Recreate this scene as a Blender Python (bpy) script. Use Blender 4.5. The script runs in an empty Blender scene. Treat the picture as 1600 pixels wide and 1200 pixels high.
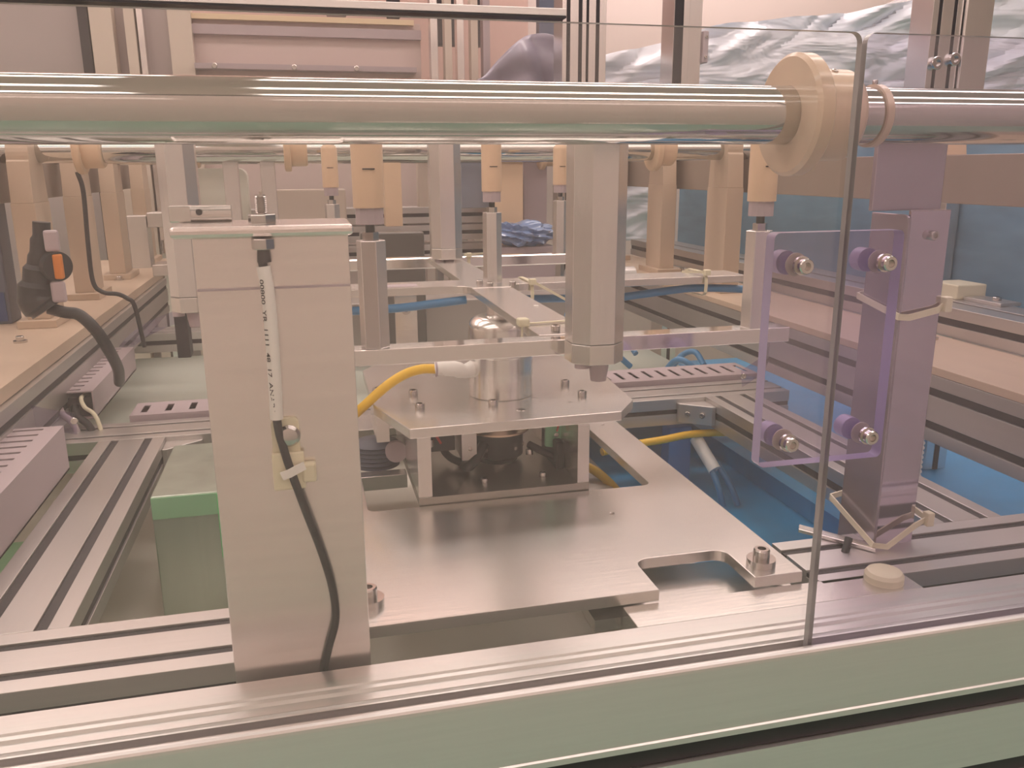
import bpy, bmesh, math, random
from mathutils import Vector, Matrix
random.seed(4)
S = bpy.context.scene
COL = S.collection

# ------------------------------------------------------------------ camera
cam_d = bpy.data.cameras.new('camera'); cam = bpy.data.objects.new('camera', cam_d); COL.objects.link(cam)
YAW, PIT, ROL, FPX = .23654617, .25187294, -.00627496, 1315.5
fw = Vector((math.sin(YAW)*math.cos(PIT), math.cos(YAW)*math.cos(PIT), -math.sin(PIT)))
rt0 = Vector((math.cos(YAW), -math.sin(YAW), 0)); up0 = rt0.cross(fw)
rt = rt0*math.cos(ROL)+up0*math.sin(ROL); up = -rt0*math.sin(ROL)+up0*math.cos(ROL)
m = Matrix((rt, up, -fw)).transposed().to_4x4(); m.translation = Vector((0, 0, .333)); cam.matrix_world = m
cam_d.sensor_width = 36; cam_d.lens = 36*FPX/1600; cam_d.clip_start = .02; cam_d.clip_end = 50
S.camera = cam
# ------------------------------------------------------------------ world, view
w = bpy.data.worlds.new('world'); S.world = w; w.use_nodes = True
w.node_tree.nodes['Background'].inputs[0].default_value = (1, .84, .76, 1)
w.node_tree.nodes['Background'].inputs[1].default_value = .3
S.view_settings.view_transform = 'Standard'; S.view_settings.look = 'None'
S.view_settings.gamma = 1; S.view_settings.exposure = -0.02; S.view_settings.use_curve_mapping = False
LAMP = 6.5                     # strength of the fluorescent diffusers

# ------------------------------------------------------------------ materials
def mat(name, col, rough=.5, metal=0, spec=.5, noise=0, nscale=40, bump=0, stretch=None, emit=0, coat=0):
    m = bpy.data.materials.new(name); m.use_nodes = True
    nt = m.node_tree; b = nt.nodes['Principled BSDF']
    b.inputs['Base Color'].default_value = (*col, 1); b.inputs['Roughness'].default_value = rough
    b.inputs['Metallic'].default_value = metal; b.inputs['Specular IOR Level'].default_value = spec
    b.inputs['Coat Weight'].default_value = coat
    if emit:
        b.inputs['Emission Color'].default_value = (*col, 1); b.inputs['Emission Strength'].default_value = emit
    if noise or bump:
        tc = nt.nodes.new('ShaderNodeTexCoord'); mp = nt.nodes.new('ShaderNodeMapping')
        if stretch: mp.inputs['Scale'].default_value = stretch
        nz = nt.nodes.new('ShaderNodeTexNoise'); nz.inputs['Scale'].default_value = nscale; nz.inputs['Detail'].default_value = 5
        nt.links.new(tc.outputs['Object'], mp.inputs[0]); nt.links.new(mp.outputs[0], nz.inputs['Vector'])
        if noise:
            mx = nt.nodes.new('ShaderNodeMix'); mx.data_type = 'RGBA'
            mx.inputs['A'].default_value = (*[c*(1-noise) for c in col], 1)
            mx.inputs['B'].default_value = (*[min(1, c*(1+noise)) for c in col], 1)
            nt.links.new(nz.outputs[0], mx.inputs['Factor']); nt.links.new(mx.outputs['Result'], b.inputs['Base Color'])
        if bump:
            bp = nt.nodes.new('ShaderNodeBump'); bp.inputs['Strength'].default_value = bump; bp.inputs['Distance'].default_value = .002
            nt.links.new(nz.outputs[0], bp.inputs['Height']); nt.links.new(bp.outputs[0], b.inputs['Normal'])
    return m

def clear(name, tint, haze, rough=.0, fac=0.0, hazecol=(.9, .85, .82)):
    """acrylic: transparent, with the surface reflection of a polished sheet and a slight dusty haze"""
    m = bpy.data.materials.new(name); m.use_nodes = True; nt = m.node_tree
    nt.nodes.remove(nt.nodes['Principled BSDF']); out = nt.nodes['Material Output']
    tr = nt.nodes.new('ShaderNodeBsdfTransparent'); tr.inputs[0].default_value = (*tint, 1)
    gl = nt.nodes.new('ShaderNodeBsdfGlossy'); gl.inputs['Roughness'].default_value = rough
    df = nt.nodes.new('ShaderNodeBsdfDiffuse'); df.inputs[0].default_value = (*hazecol, 1)
    # Schlick reflectance, the same from either side of the sheet
    ge = nt.nodes.new('ShaderNodeNewGeometry'); dt = nt.nodes.new('ShaderNodeVectorMath'); dt.operation = 'DOT_PRODUCT'
    nt.links.new(ge.outputs['Incoming'], dt.inputs[0]); nt.links.new(ge.outputs['Normal'], dt.inputs[1])
    def mth(op, a, b):
        q = nt.nodes.new('ShaderNodeMath'); q.operation = op; q.use_clamp = op in ('SUBTRACT', 'ADD')
        for i, v in enumerate((a, b)):
            if isinstance(v, (int, float)): q.inputs[i].default_value = v
            elif v is not None: nt.links.new(v, q.inputs[i])
        return q.outputs[0]
    sch = mth('MULTIPLY', mth('POWER', mth('SUBTRACT', 1.0, mth('ABSOLUTE', dt.outputs['Value'], None)), 5.0), .9)
    ad = nt.nodes.new('ShaderNodeMath'); ad.operation = 'ADD'; ad.inputs[1].default_value = .04+fac; ad.use_clamp = True
    nt.links.new(sch, ad.inputs[0])
    m1 = nt.nodes.new('ShaderNodeMixShader'); m1.inputs[0].default_value = haze
    nt.links.new(tr.outputs[0], m1.inputs[1]); nt.links.new(df.outputs[0], m1.inputs[2])
    m2 = nt.nodes.new('ShaderNodeMixShader'); nt.links.new(ad.outputs[0], m2.inputs[0])
    nt.links.new(m1.outputs[0], m2.inputs[1]); nt.links.new(gl.outputs[0], m2.inputs[2])
    nt.links.new(m2.outputs[0], out.inputs[0])
    return m

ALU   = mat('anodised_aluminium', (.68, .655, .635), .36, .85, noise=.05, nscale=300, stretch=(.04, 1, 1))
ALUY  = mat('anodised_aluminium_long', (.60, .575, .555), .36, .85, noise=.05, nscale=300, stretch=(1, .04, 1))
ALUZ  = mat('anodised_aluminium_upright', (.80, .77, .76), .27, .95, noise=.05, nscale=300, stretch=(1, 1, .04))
MILL  = mat('milled_aluminium', (.76, .73, .70), .27, .9, noise=.06, nscale=260, stretch=(.05, 1, 1), bump=.04)
SATIN = mat('brushed_steel', (.86, .80, .77), .26, .9, noise=.05, nscale=200, stretch=(.05, 1, 1), bump=.05)
POL   = mat('polished_steel', (.86, .83, .81), .09, 1)
CHR   = mat('chromed_shaft', (.57, .56, .53), .07, 1)
TURN  = mat('turned_aluminium', (.86, .84, .82), .22, 1, noise=.04, nscale=300, stretch=(1, 1, .03))
BOLT  = mat('bolt_steel', (.60, .57, .55), .16, 1)
BLK   = mat('black_plastic', (.022, .021, .023), .45)
SLOT  = mat('dark_slot_strip', (.035, .030, .034), .6)
RESIN = mat('tan_resin', (.72, .52, .35), .38, noise=.05, nscale=60)
RESIN2= mat('cream_resin', (.66, .51, .38), .3, noise=.04, nscale=30, coat=.3)
BOARD = mat('tan_laminate_board', (.56, .43, .32), .45, noise=.12, nscale=30, stretch=(1, .12, 1))
DUCT  = mat('grey_wiring_duct', (.46, .38, .40), .5)
WHITE = mat('white_plastic', (.88, .85, .80), .4)
IVORY = mat('ivory_nylon', (.78, .72, .52), .4)
YEL   = mat('yellow_hose', (.85, .52, .03), .35)
BLUE  = mat('blue_hose', (.06, .22, .42), .3)
BLUEF = mat('blue_protective_film', (.16, .31, .43), .3, noise=.25, nscale=12, bump=.3, stretch=(1, 1, 4))
BLUET = mat('blue_tray', (.05, .36, .68), .3, noise=.25, nscale=14, bump=.3)
BLUEB = mat('blue_block', (.12, .32, .68), .4)
GREENF= mat('green_floor', (.34, .57, .46), .5, noise=.08, nscale=2)
WALL  = mat('pink_cream_wall', (.84, .71, .66), .8)
CEIL  = mat('ceiling_white', (.85, .76, .70), .9)
CAB   = mat('grey_cabinet', (.42, .36, .35), .45, .2, noise=.06, nscale=8)
PALE  = mat('pale_panel', (.66, .56, .48), .5)
GREYB = mat('slate_grey_plastic', (.10, .11, .15), .5)
DBLUE = mat('dark_blue_label', (.02, .05, .16), .4)
ORNG  = mat('orange_plastic', (.70, .22, .03), .4)
RED   = mat('red_wire', (.62, .05, .04), .4)
PCB   = mat('green_bracket', (.26, .55, .34), .35, .3)
COPP  = mat('copper_disc', (.78, .60, .45), .3, .8)
LAMPM = mat('lamp_diffuser', (1, .86, .81), .5, emit=LAMP)
FIX   = mat('lamp_housing', (.8, .8, .8), .5)
VIO   = mat('violet_filmed_steel', (.45, .40, .45), .22, .75, noise=.05, nscale=15)
VIOM  = mat('violet_mirror_steel', (.60, .54, .62), .07, .95, noise=.04, nscale=8, bump=.06, stretch=(1, 1, 2))
ACR   = clear('clear_acrylic', (.97, .965, .96), .02, fac=.02)
ACRV  = clear('violet_tinted_acrylic', (.94, .925, .97), .02, fac=.02)
ACRP  = clear('violet_clear_plate', (.90, .87, .95), .05, fac=.03, hazecol=(.75, .62, .85))
EDGE  = mat('acrylic_cut_edge', (.36, .345, .345), .25)
EDGEV = mat('violet_plate_edge', (.42, .36, .58), .3)
PLAST = None
def plastic_mat():
    m = bpy.data.materials.new('clear_plastic_wrap'); m.use_nodes = True; nt = m.node_tree
    b = nt.nodes['Principled BSDF']; b.inputs['Base Color'].default_value = (.88, .91, 1, 1); b.inputs['Roughness'].default_value = .16
    b.inputs['Specular IOR Level'].default_value = .6; b.inputs['Coat Weight'].default_value = .4; b.inputs['Coat Roughness'].default_value = .05
    tc = nt.nodes.new('ShaderNodeTexCoord'); mp = nt.nodes.new('ShaderNodeMapping'); mp.inputs['Rotation'].default_value = (0, .5, 0); mp.inputs['Scale'].default_value = (1, 1, 4)
    nz = nt.nodes.new('ShaderNodeTexNoise'); nz.inputs['Scale'].default_value = 3; nz.inputs['Detail'].default_value = 3; nz.inputs['Distortion'].default_value = .6
    bp = nt.nodes.new('ShaderNodeBump'); bp.inputs['Strength'].default_value = .6; bp.inputs['Distance'].default_value = .1
    nt.links.new(tc.outputs['Object'], mp.inputs[0]); nt.links.new(mp.outputs[0], nz.inputs['Vector']); nt.links.new(nz.outputs[0], bp.inputs['Height']); nt.links.new(bp.outputs[0], b.inputs['Normal'])
    return m
PLAST = plastic_mat()

# ------------------------------------------------------------------ mesh helpers
class MB:
    def __init__(s): s.bm = bmesh.new()
    def box(s, x0, x1, y0, y1, z0, z1, bev=0):
        t = bmesh.new(); bmesh.ops.create_cube(t, size=1)
        for v in t.verts: v.co = Vector(((x0+x1)/2+v.co.x*(x1-x0), (y0+y1)/2+v.co.y*(y1-y0), (z0+z1)/2+v.co.z*(z1-z0)))
        if bev: bmesh.ops.bevel(t, geom=t.edges[:], offset=bev, segments=2, affect='EDGES', profile=.5)
        s._add(t); return s
    def _add(s, t):
        me = bpy.data.meshes.new('t'); t.to_mesh(me); t.free(); s.bm.from_mesh(me); bpy.data.meshes.remove(me)
    def cyl(s, p0, p1, r, r1=None, n=24, caps=True, smooth=True):
        p0 = Vector(p0); p1 = Vector(p1); r1 = r if r1 is None else r1
        d = (p1-p0).normalized(); a = d.orthogonal().normalized(); b = d.cross(a)
        A = []; B = []
        for i in range(n):
            t = 2*math.pi*i/n+.0001; o = a*math.cos(t)+b*math.sin(t)
            A.append(s.bm.verts.new(p0+o*r)); B.append(s.bm.verts.new(p1+o*r1))
        for i in range(n):
            f = s.bm.faces.new((A[i], A[(i+1) % n], B[(i+1) % n], B[i])); f.smooth = smooth
        if caps: s.bm.faces.new(A[::-1]); s.bm.faces.new(B)
        return s
    def prism(s, pts, z0, z1, axis='z', rot=0):
        """outline pts (u,v) extruded: axis z -> (x,y); axis x -> (y,z); axis y -> (x,z)"""
        def P(u, v, w): return {'z': (u, v, w), 'x': (w, u, v), 'y': (u, w, v)}[axis]
        A = [s.bm.verts.new(P(u, v, z0)) for u, v in pts]; B = [s.bm.verts.new(P(u, v, z1)) for u, v in pts]
        n = len(pts)
        for i in range(n): s.bm.faces.new((A[i], A[(i+1) % n], B[(i+1) % n], B[i]))
        s.bm.faces.new(A[::-1]); s.bm.faces.new(B); return s
    def plate(s, outer, holes, z0, z1):
        t = bmesh.new(); es = []
        for lp in [outer]+holes:
            vs = [t.verts.new((u, v, z0)) for u, v in lp]
            for i in range(len(vs)): es.append(t.edges.new((vs[i], vs[(i+1) % len(vs)])))
        r = bmesh.ops.triangle_fill(t, use_beauty=True, use_dissolve=False, edges=es)
        fs = [g for g in r['geom'] if isinstance(g, bmesh.types.BMFace)]
        e = bmesh.ops.extrude_face_region(t, geom=fs)
        for v in [g for g in e['geom'] if isinstance(g, bmesh.types.BMVert)]: v.co.z = z1
        bmesh.ops.recalc_face_normals(t, faces=t.faces[:]); s._add(t); return s
    def tube(s, pts, r, n=12, sub=6):
        pts = [Vector(p) for p in pts]
        if len(pts) > 2 and sub > 1:                    # Catmull-Rom
            q = [pts[0]*2-pts[1]]+pts+[pts[-1]*2-pts[-2]]; o = []
            for i in range(1, len(q)-2):
                for k in range(sub):
                    t = k/sub; a, b, c, d = q[i-1:i+3]
                    o.append(.5*((2*b)+(c-a)*t+(2*a-5*b+4*c-d)*t*t+(3*b-a-3*c+d)*t*t*t))
            pts = o+[pts[-1]]
        rings = []; nrm = (pts[1]-pts[0]).orthogonal().normalized()
        for i, p in enumerate(pts):
            d = (pts[min(i+1, len(pts)-1)]-pts[max(i-1, 0)]).normalized()
            nrm = (nrm-d*nrm.dot(d)).normalized(); b = d.cross(nrm)
            rr = r[min(len(r)-1, int(i*len(r)/len(pts)))] if isinstance(r, (list, tuple)) else r
            rings.append([s.bm.verts.new(p+(nrm*math.cos(2*math.pi*k/n)+b*math.sin(2*math.pi*k/n))*rr) for k in range(n)])
        for A, B in zip(rings, rings[1:]):
            for k in range(n):
                f = s.bm.faces.new((A[k], A[(k+1) % n], B[(k+1) % n], B[k])); f.smooth = True
        s.bm.faces.new(rings[0][::-1]); s.bm.faces.new(rings[-1]); return s
    def ribbon(s, pts, h, t, up=(0, 0, 1)):
        """flat strap through pts, h tall along up, t thick"""
        pts = [Vector(p) for p in pts]; u = Vector(up); R = []
        for i, p in enumerate(pts):
            d = (pts[min(i+1, len(pts)-1)]-pts[max(i-1, 0)]).normalized(); n = d.cross(u).normalized()
            uu = n.cross(d).normalized()
            R.append([s.bm.verts.new(p+n*a*t/2+uu*b*h/2) for a, b in ((-1, -1), (1, -1), (1, 1), (-1, 1))])
        for A, B in zip(R, R[1:]):
            for k in range(4): s.bm.faces.new((A[k], A[(k+1) % 4], B[(k+1) % 4], B[k]))
        s.bm.faces.new(R[0][::-1]); s.bm.faces.new(R[-1]); return s
    def lathe(s, prof, c, axis='z', n=40):
        """prof: list of (r, h); closed to the axis at both ends if r=0"""
        c = Vector(c); rings = []
        def P(r, h, a):
            x, y = r*math.cos(a), r*math.sin(a)
            return c+Vector({'z': (x, y, h), 'x': (h, x, y), 'y': (x, h, y)}[axis])
        for r, h in prof:
            rings.append([s.bm.verts.new(P(r, h, 2*math.pi*k/n)) for k in range(n)] if r > 1e-6 else [s.bm.verts.new(P(0, h, 0))])
        for A, B in zip(rings, rings[1:]):
            for k in range(n):
                k2 = (k+1) % n
                if len(A) == 1 and len(B) == 1: continue
                if len(A) == 1: f = s.bm.faces.new((A[0], B[k2], B[k]))
                elif len(B) == 1: f = s.bm.faces.new((A[k], A[k2], B[0]))
                else: f = s.bm.faces.new((A[k], A[k2], B[k2], B[k]))
                f.smooth = True
        return s
    def build(s, name, m, parent=None, bevel=0, autosm=0):
        bmesh.ops.recalc_face_normals(s.bm, faces=s.bm.faces[:])
        for e in s.bm.edges:
            if len(e.link_faces) == 2 and e.calc_face_angle(0) > .55: e.smooth = False
        me = bpy.data.meshes.new(name); s.bm.to_mesh(me); s.bm.free()
        for mm in (m if isinstance(m, (list, tuple)) else [m]): me.materials.append(mm)
        o = bpy.data.objects.new(name, me); COL.objects.link(o)
        if parent: o.parent = parent; o.matrix_parent_inverse = parent.matrix_basis.inverted()
        if bevel:
            b = o.modifiers.new('bevel', 'BEVEL'); b.width = bevel; b.segments = 2; b.limit_method = 'ANGLE'; b.angle_limit = math.radians(40)
        return o

def tag(o, label, cat, group=None):
    o['label'] = label; o['category'] = cat
    if group: o['group'] = group
    return o
def struct(o): o['kind'] = 'structure'; return o
def thing(name, loc, label, cat, group=None):
    o = bpy.data.objects.new(name, None); COL.objects.link(o); o.location = loc; o.empty_display_size = .02
    return tag(o, label, cat, group)
def copy_tree(o, parent=None):
    c = o.copy(); COL.objects.link(c); inv = o.matrix_parent_inverse.copy()
    if parent: c.parent = parent; c.matrix_parent_inverse = inv
    for ch in [x for x in COL.objects if x.parent == o]: copy_tree(ch, c)
    return c
def plab(o, t): o['label'] = t; return o
def rrect(x0, x1, y0, y1, r, n=5, which=(1, 1, 1, 1)):
    """rounded rectangle outline, corners: (x0y0, x1y0, x1y1, x0y1)"""
    o = []
    for (cx, cy, a0, f, px, py) in ((x0+r, y0+r, 180, which[0], x0, y0), (x1-r, y0+r, 270, which[1], x1, y0), (x1-r, y1-r, 0, which[2], x1, y1), (x0+r, y1-r, 90, which[3], x0, y1)):
        if f:
            for k in range(n+1):
                a = math.radians(a0+90*k/n); o.append((cx+r*math.cos(a), cy+r*math.sin(a)))
        else: o.append((px, py))
    return o

# cap screw with hex socket, head on +axis; shared meshes per size
_scr = {}
def screw(parent, p, d=(0, 0, 1), r=.0045, h=.0045, washer=False, name='screw', m=None):
    key = (round(r, 5), round(h, 5), washer)
    if key not in _scr:
        b = MB(); z0 = 0
        if washer: b.lathe([(0, 0), (r*1.75, 0), (r*1.75, washer), (0, washer)], (0, 0, 0), n=28); z0 = washer
        b.lathe([(0, z0), (r, z0), (r, z0+h*.85), (r*.88, z0+h), (r*.52, z0+h), (r*.5, z0+h*.45), (0, z0+h*.45)], (0, 0, 0), n=24)
        bmesh.ops.recalc_face_normals(b.bm, faces=b.bm.faces[:])
        for e in b.bm.edges:
            if len(e.link_faces) == 2 and e.calc_face_angle(0) > .55: e.smooth = False
        me = bpy.data.meshes.new('screw'); b.bm.to_mesh(me); b.bm.free(); me.materials.append(m or BOLT); _scr[key] = me
    o = bpy.data.objects.new(name, _scr[key]); COL.objects.link(o)
    mw = Vector(d).to_track_quat('Z', 'Y').to_matrix().to_4x4(); mw.translation = Vector(p)
    if parent:
        o.parent = parent; o.matrix_parent_inverse = Matrix.Identity(4)
        o.matrix_basis = parent.matrix_basis.inverted() @ mw
    else: o.matrix_basis = mw
    return o

# slotted extrusion
def profile_pts(u0, u1, z0, z1, top=(), bot=(), left=(), right=(), sw=.0095, sd=.006):
    p = [(u0, z0)]
    for c in sorted(bot): p += [(c-sw/2, z0), (c-sw/2, z0+sd), (c+sw/2, z0+sd), (c+sw/2, z0)]
    p += [(u1, z0)]
    for c in sorted(right): p += [(u1, c-sw/2), (u1-sd, c-sw/2), (u1-sd, c+sw/2), (u1, c+sw/2)]
    p += [(u1, z1)]
    for c in sorted(top, reverse=True): p += [(c+sw/2, z1), (c+sw/2, z1-sd), (c-sw/2, z1-sd), (c-sw/2, z1)]
    p += [(u0, z1)]
    for c in sorted(left, reverse=True): p += [(u0, c+sw/2), (u0+sd, c+sw/2), (u0+sd, c-sw/2), (u0, c-sw/2)]
    return p
def beam(label, axis, a0, a1, u0, u1, z0, z1, top=(), left=(), right=(), sw=.0095, group='slotted aluminium beams of the machine frame', name='aluminium_beam'):
    """axis x: u=y ; axis y: u=x ; axis z: u=x, z=y"""
    mid = {'x': ((a0+a1)/2, (u0+u1)/2, z0), 'y': ((u0+u1)/2, (a0+a1)/2, z0), 'z': ((u0+u1)/2, (z0+z1)/2, a0)}[axis]
    t = thing(name, mid, label, 'beam' if axis != 'z' else 'post', group)
    pts = profile_pts(u0, u1, z0, z1, top=top, left=left, right=right, sw=sw)
    ax = {'x': 'x', 'y': 'y', 'z': 'z'}[axis]
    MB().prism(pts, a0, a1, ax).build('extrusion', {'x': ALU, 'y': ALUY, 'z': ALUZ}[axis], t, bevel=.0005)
    def ins(ua, ub, za, zb):
        b = MB()
        if axis == 'x': b.box(a0+.0005, a1-.0005, ua, ub, za, zb)
        elif axis == 'y': b.box(ua, ub, a0+.0005, a1-.0005, za, zb)
        else: b.box(ua, ub, za, zb, a0+.0005, a1-.0005)
        b.build('slot_strip', SLOT, t)  # dark strip laid along the bottom of the slot
    for c in top: ins(c-sw/2+.0002, c+sw/2-.0002, z1-.0055, z1-.002)
    for c in left: ins(u0+.002, u0+.0055, c-sw/2+.0002, c+sw/2-.0002)
    for c in right: ins(u1-.0055, u1-.002, c-sw/2+.0002, c+sw/2-.0002)
    return t

# ================================================================== ROOM
struct(MB().box(-4, 5, -.87, 3.5, -.90, -.85).build('floor', GREENF))
struct(MB().box(-4, 5, -.87, 3.5, 1.95, 2.0).build('ceiling', CEIL))
struct(MB().box(-4, 5, 3.45, 3.5, -.85, 1.95).build('wall_back', WALL))
struct(MB().box(-4, 5, -.92, -.87, -.85, 1.95).build('wall_front', WALL))  # unseen wall, set close so steel column and shaft reflect pink
struct(MB().box(-4.05, -4, -.87, 3.5, -.85, 1.95).build('wall_left', WALL))
struct(MB().box(5, 5.05, -.87, 3.5, -.85, 1.95).build('wall_right', WALL))
for i, (x, y, wd) in enumerate([(-1.7, .17, .09), (1.2, .17, .09), (-1.7, -.68, .09), (1.2, -.68, .09), (-1.7, 1.5, .17), (1.2, 1.5, .17), (-1.7, 2.75, .22), (1.2, 2.75, .22)]):
    t = thing('ceiling_light', (x, y, 1.95), 'long ceiling fluorescent fitting, %s of the %s row' % (['left one', 'right one'][i % 2], ['second', 'front', 'third', 'rear'][i//2]), 'light', 'ceiling fluorescent fittings')
    MB().box(x-1.3, x+1.3, y-wd-.02, y+wd+.02, 1.90, 1.95).build('housing', FIX, t)
    MB().box(x-1.28, x+1.28, y-wd, y+wd, 1.885, 1.90).build('diffuser', LAMPM, t)

# ================================================================== FRONT RIM AND PANES
def front_rim():
    t = thing('frame_rail', (.2, .5, -.16), 'wide aluminium front rail with grooved upper edge and a long black slot, in the foreground', 'rail')
    yf = .467
    p = [(.525, 0), (.5065, 0), (.506, .0013), (.5035, .0013), (.5025, 0), (.4985, -.0002), (.497, -.0022), (.487, -.0022), (.4855, .0002),
         (.4835, .0009), (.482, 0), (.4805, -.0002), (.4800, -.006), (.4735, -.006), (.4730, -.0002), (.4715, .0002), (.4700, 0), (.4682, -.0008), (.4672, -.0022), (yf, -.0045),
         (yf, -.0465), (yf+.0012, -.0475), (yf+.0012, -.054), (yf, -.055), (yf, -.0595), (yf+.009, -.0595), (yf+.009, -.0755), (yf, -.0755),
         (yf, -.126), (yf+.009, -.126), (yf+.009, -.142), (yf, -.142), (yf, -.20), (.525, -.20)]
    MB().prism(p, -.95, 1.5, 'x').build('extrusion', ALU, t)
    MB().box(-.949, 1.499, yf+.004, yf+.0085, -.075, -.060).build('slot_strip', BLK, t)
    MB().box(-.949, 1.499, yf+.004, yf+.0085, -.1415, -.1265).build('slot_strip', BLK, t)
front_rim()
tag(MB().box(.222, .470, .5253, .5565, -.022, 0).build('spacer_block', MILL, bevel=.0005), 'flat aluminium spacer block along the rear of the front rail', 'block')

def pane(name, x0, x1, label, m, rc):
    z0, z1 = -.0055, .410; y0, y1 = .4745, .4795
    out = rrect(x0, x1, z0, z1, .006, which=rc)
    b = MB(); b.prism(out, y0, y1, 'y')
    o = b.build(name, [m, EDGE])
    for f in o.data.polygons:
        if abs(f.normal.y) < .5: f.material_index = 1
    return tag(o, label, 'guard panel')
pane('acrylic_panel', -.90, .3315, 'large clear acrylic guard panel covering the left and centre of the machine', ACR, (0, 0, 1, 0))
pane('acrylic_panel', .3350, 1.45, 'faintly violet acrylic guard panel to the right of the narrow vertical gap', ACRV, (0, 0, 0, 1))

def joint_plate():
    t = thing('joining_plate', (.333, .486, .136), 'small violet-tinted clear plate with four socket screws joining the two guard panels', 'plate')
    o = MB().prism(rrect(.286, .380, .136, .292, .004), .4805, .4905, 'y').build('plate', [ACRP, EDGEV], t)
    for f in o.data.polygons:
        if abs(f.normal.y) < .5: f.material_index = 1
    for x in (.302, .362):
        for z in (.155, .272):
            b = MB().cyl((x, .4742, z), (x, .4722, z), .0060, n=28).build('washer', BOLT, t)
            screw(t, (x, .4722, z), (0, -1, 0), .0050, .0052)
            MB().cyl((x, .4905, z), (x, .500, z), .0078, n=32).build('rear_spacer', EDGEV, t)
            MB().cyl((x, .4797, z), (x, .4805, z), .0075, n=24).build('spacer', DUCT, t)
joint_plate()

# ================================================================== SHAFTS
def shaft(y, z, r, x0, x1, label):
    return tag(MB().cyl((x0, y, z), (x1, y, z), r, n=96).build('steel_shaft', CHR), label, 'shaft', 'polished shafts across the machine')
shaft(.53, .3655, .0188, -.9, 1.5, 'thick polished steel shaft across the whole picture just behind the guard panels')
def collar(y, z, x, k, label, m=RESIN2):
    t = thing('shaft_collar', (x, y, z), label, 'collar', 'tan flanged collars on the shafts')
    ri = .0189*k
    MB().lathe([(ri, -.0065*k), (.037*k, -.0065*k), (.0395*k, -.004*k), (.0395*k, .0045*k), (.0375*k, .0065*k), (.0300*k, .0065*k), (.0295*k, .034*k), (.0275*k, .037*k), (ri, .037*k)], (x, y, z), 'x', n=64).build('flange', m, t)
    screw(t, (x+.02*k, y-.012*k, z+.0272*k), (0, -.4, .9), .0022*k, .001*k, name='set_screw')
collar(.53, .3655, .3235, 1, 'large cream flanged collar on the front shaft left of the panel gap')
t = thing('stop_ring', (.381, .53, .3655), 'thin tan stop ring on the front shaft right of the panel gap', 'ring')
MB().lathe([(.0189, -.0025), (.0207, -.0025), (.0207, .0025), (.0189, .0025)], (.383, .53, .3655), 'x', n=48).build('ring', RESIN2, t)
screw(t, (.383, .53, .3860), (0, 0, 1), .0018, .003)
YS = [1.47, 1.76, 2.06]
for i, y in enumerate(YS):
    shaft(y, .362, .0185, -.47, .90, ['shaft seen just below the front shaft, nearest of the rear ones', 'second rear shaft, behind the first rear one', 'farthest shaft, at the back of the machine'][i])

# ================================================================== MAIN BEAMS
G = 'slotted aluminium beams of the machine frame'
beam('slotted beam running left to right just behind the front rail at the left', 'x', -.80, -.02, .5515, .6315, -.04, 0, top=(.5715, .6115), left=(-.02,))
beam('slotted beam running left to right behind the front rail at the far right', 'x', .395, 1.4, .5515, .6315, -.04, 0, top=(.5715, .6115), left=(-.02,))
beam('wide twin-slot beam running away from the viewer at the left', 'y', .632, 1.1095, -.272, -.192, -.04, 0, top=(-.252, -.212), right=(-.02,))
beam('wide twin-slot beam running away under the right side, beside the blue tray', 'y', .632, 1.1095, .564, .644, -.04, 0, top=(.584, .624), left=(-.02,))
beam('cross beam behind the device plate carrying the wiring ducts', 'x', -.46, .7045, 1.110, 1.190, -.04, 0, top=(1.130, 1.170), left=(-.02,), sw=.007)
beam('rear cross beam with dark front slot, beyond the centre pins', 'x', -.46, .7045, 1.86, 1.94, -.04, 0, left=(-.02,), top=(1.88, 1.92))
beam('tall side beam with two slots under the right-hand board', 'y', .40, 2.15, .705, .785, .014, .094, left=(.034, .074), top=(.745,))
beam('tall side beam with two slots under the left-hand board', 'y', .62, 2.15, -.41, -.33, .002, .082, right=(.022, .062))
beam('outer side beam with one slot between the right-hand board and the blue panel', 'y', .40, 2.15, .85, .93, .104, .144, left=(.124,), top=(.89,))
for i, (z0, z1) in enumerate([(.10, .14), (.15, .19), (.195, .235)]):
    beam('rear stacked cross beam, %s of three, behind the centre posts' % ['lowest', 'middle', 'highest'][i], 'x', -.30, .62, 2.2, 2.28, z0, z1, left=((z0+z1)/2,))
# boards
def board(x0, x1, y0, y1, z0, z1, label, scr):
    t = thing('tan_board', ((x0+x1)/2, (y0+y1)/2, z0), label, 'board', 'long tan boards on the side beams')
    MB().box(x0, x1, y0, y1, z0, z1, .0006).build('panel', BOARD, t)
    for x, y in scr: screw(t, (x, y, z1), (0, 0, 1), .0052, .006, washer=.003)
board(.705, .845, .40, 2.15, .0945, .104, 'long tan board on the side beam at the right', [(.815, .955), (.765, 1.30), (.735, .62), (.815, 1.75), (.74, 2.1)])
board(-.60, -.338, .62, 2.45, .083, .100, 'long tan board on the side beam at the left', [(-.397, 1.285), (-.40, 1.98), (-.40, 2.30), (-.45, 1.72), (-.52, 1.5)])

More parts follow.
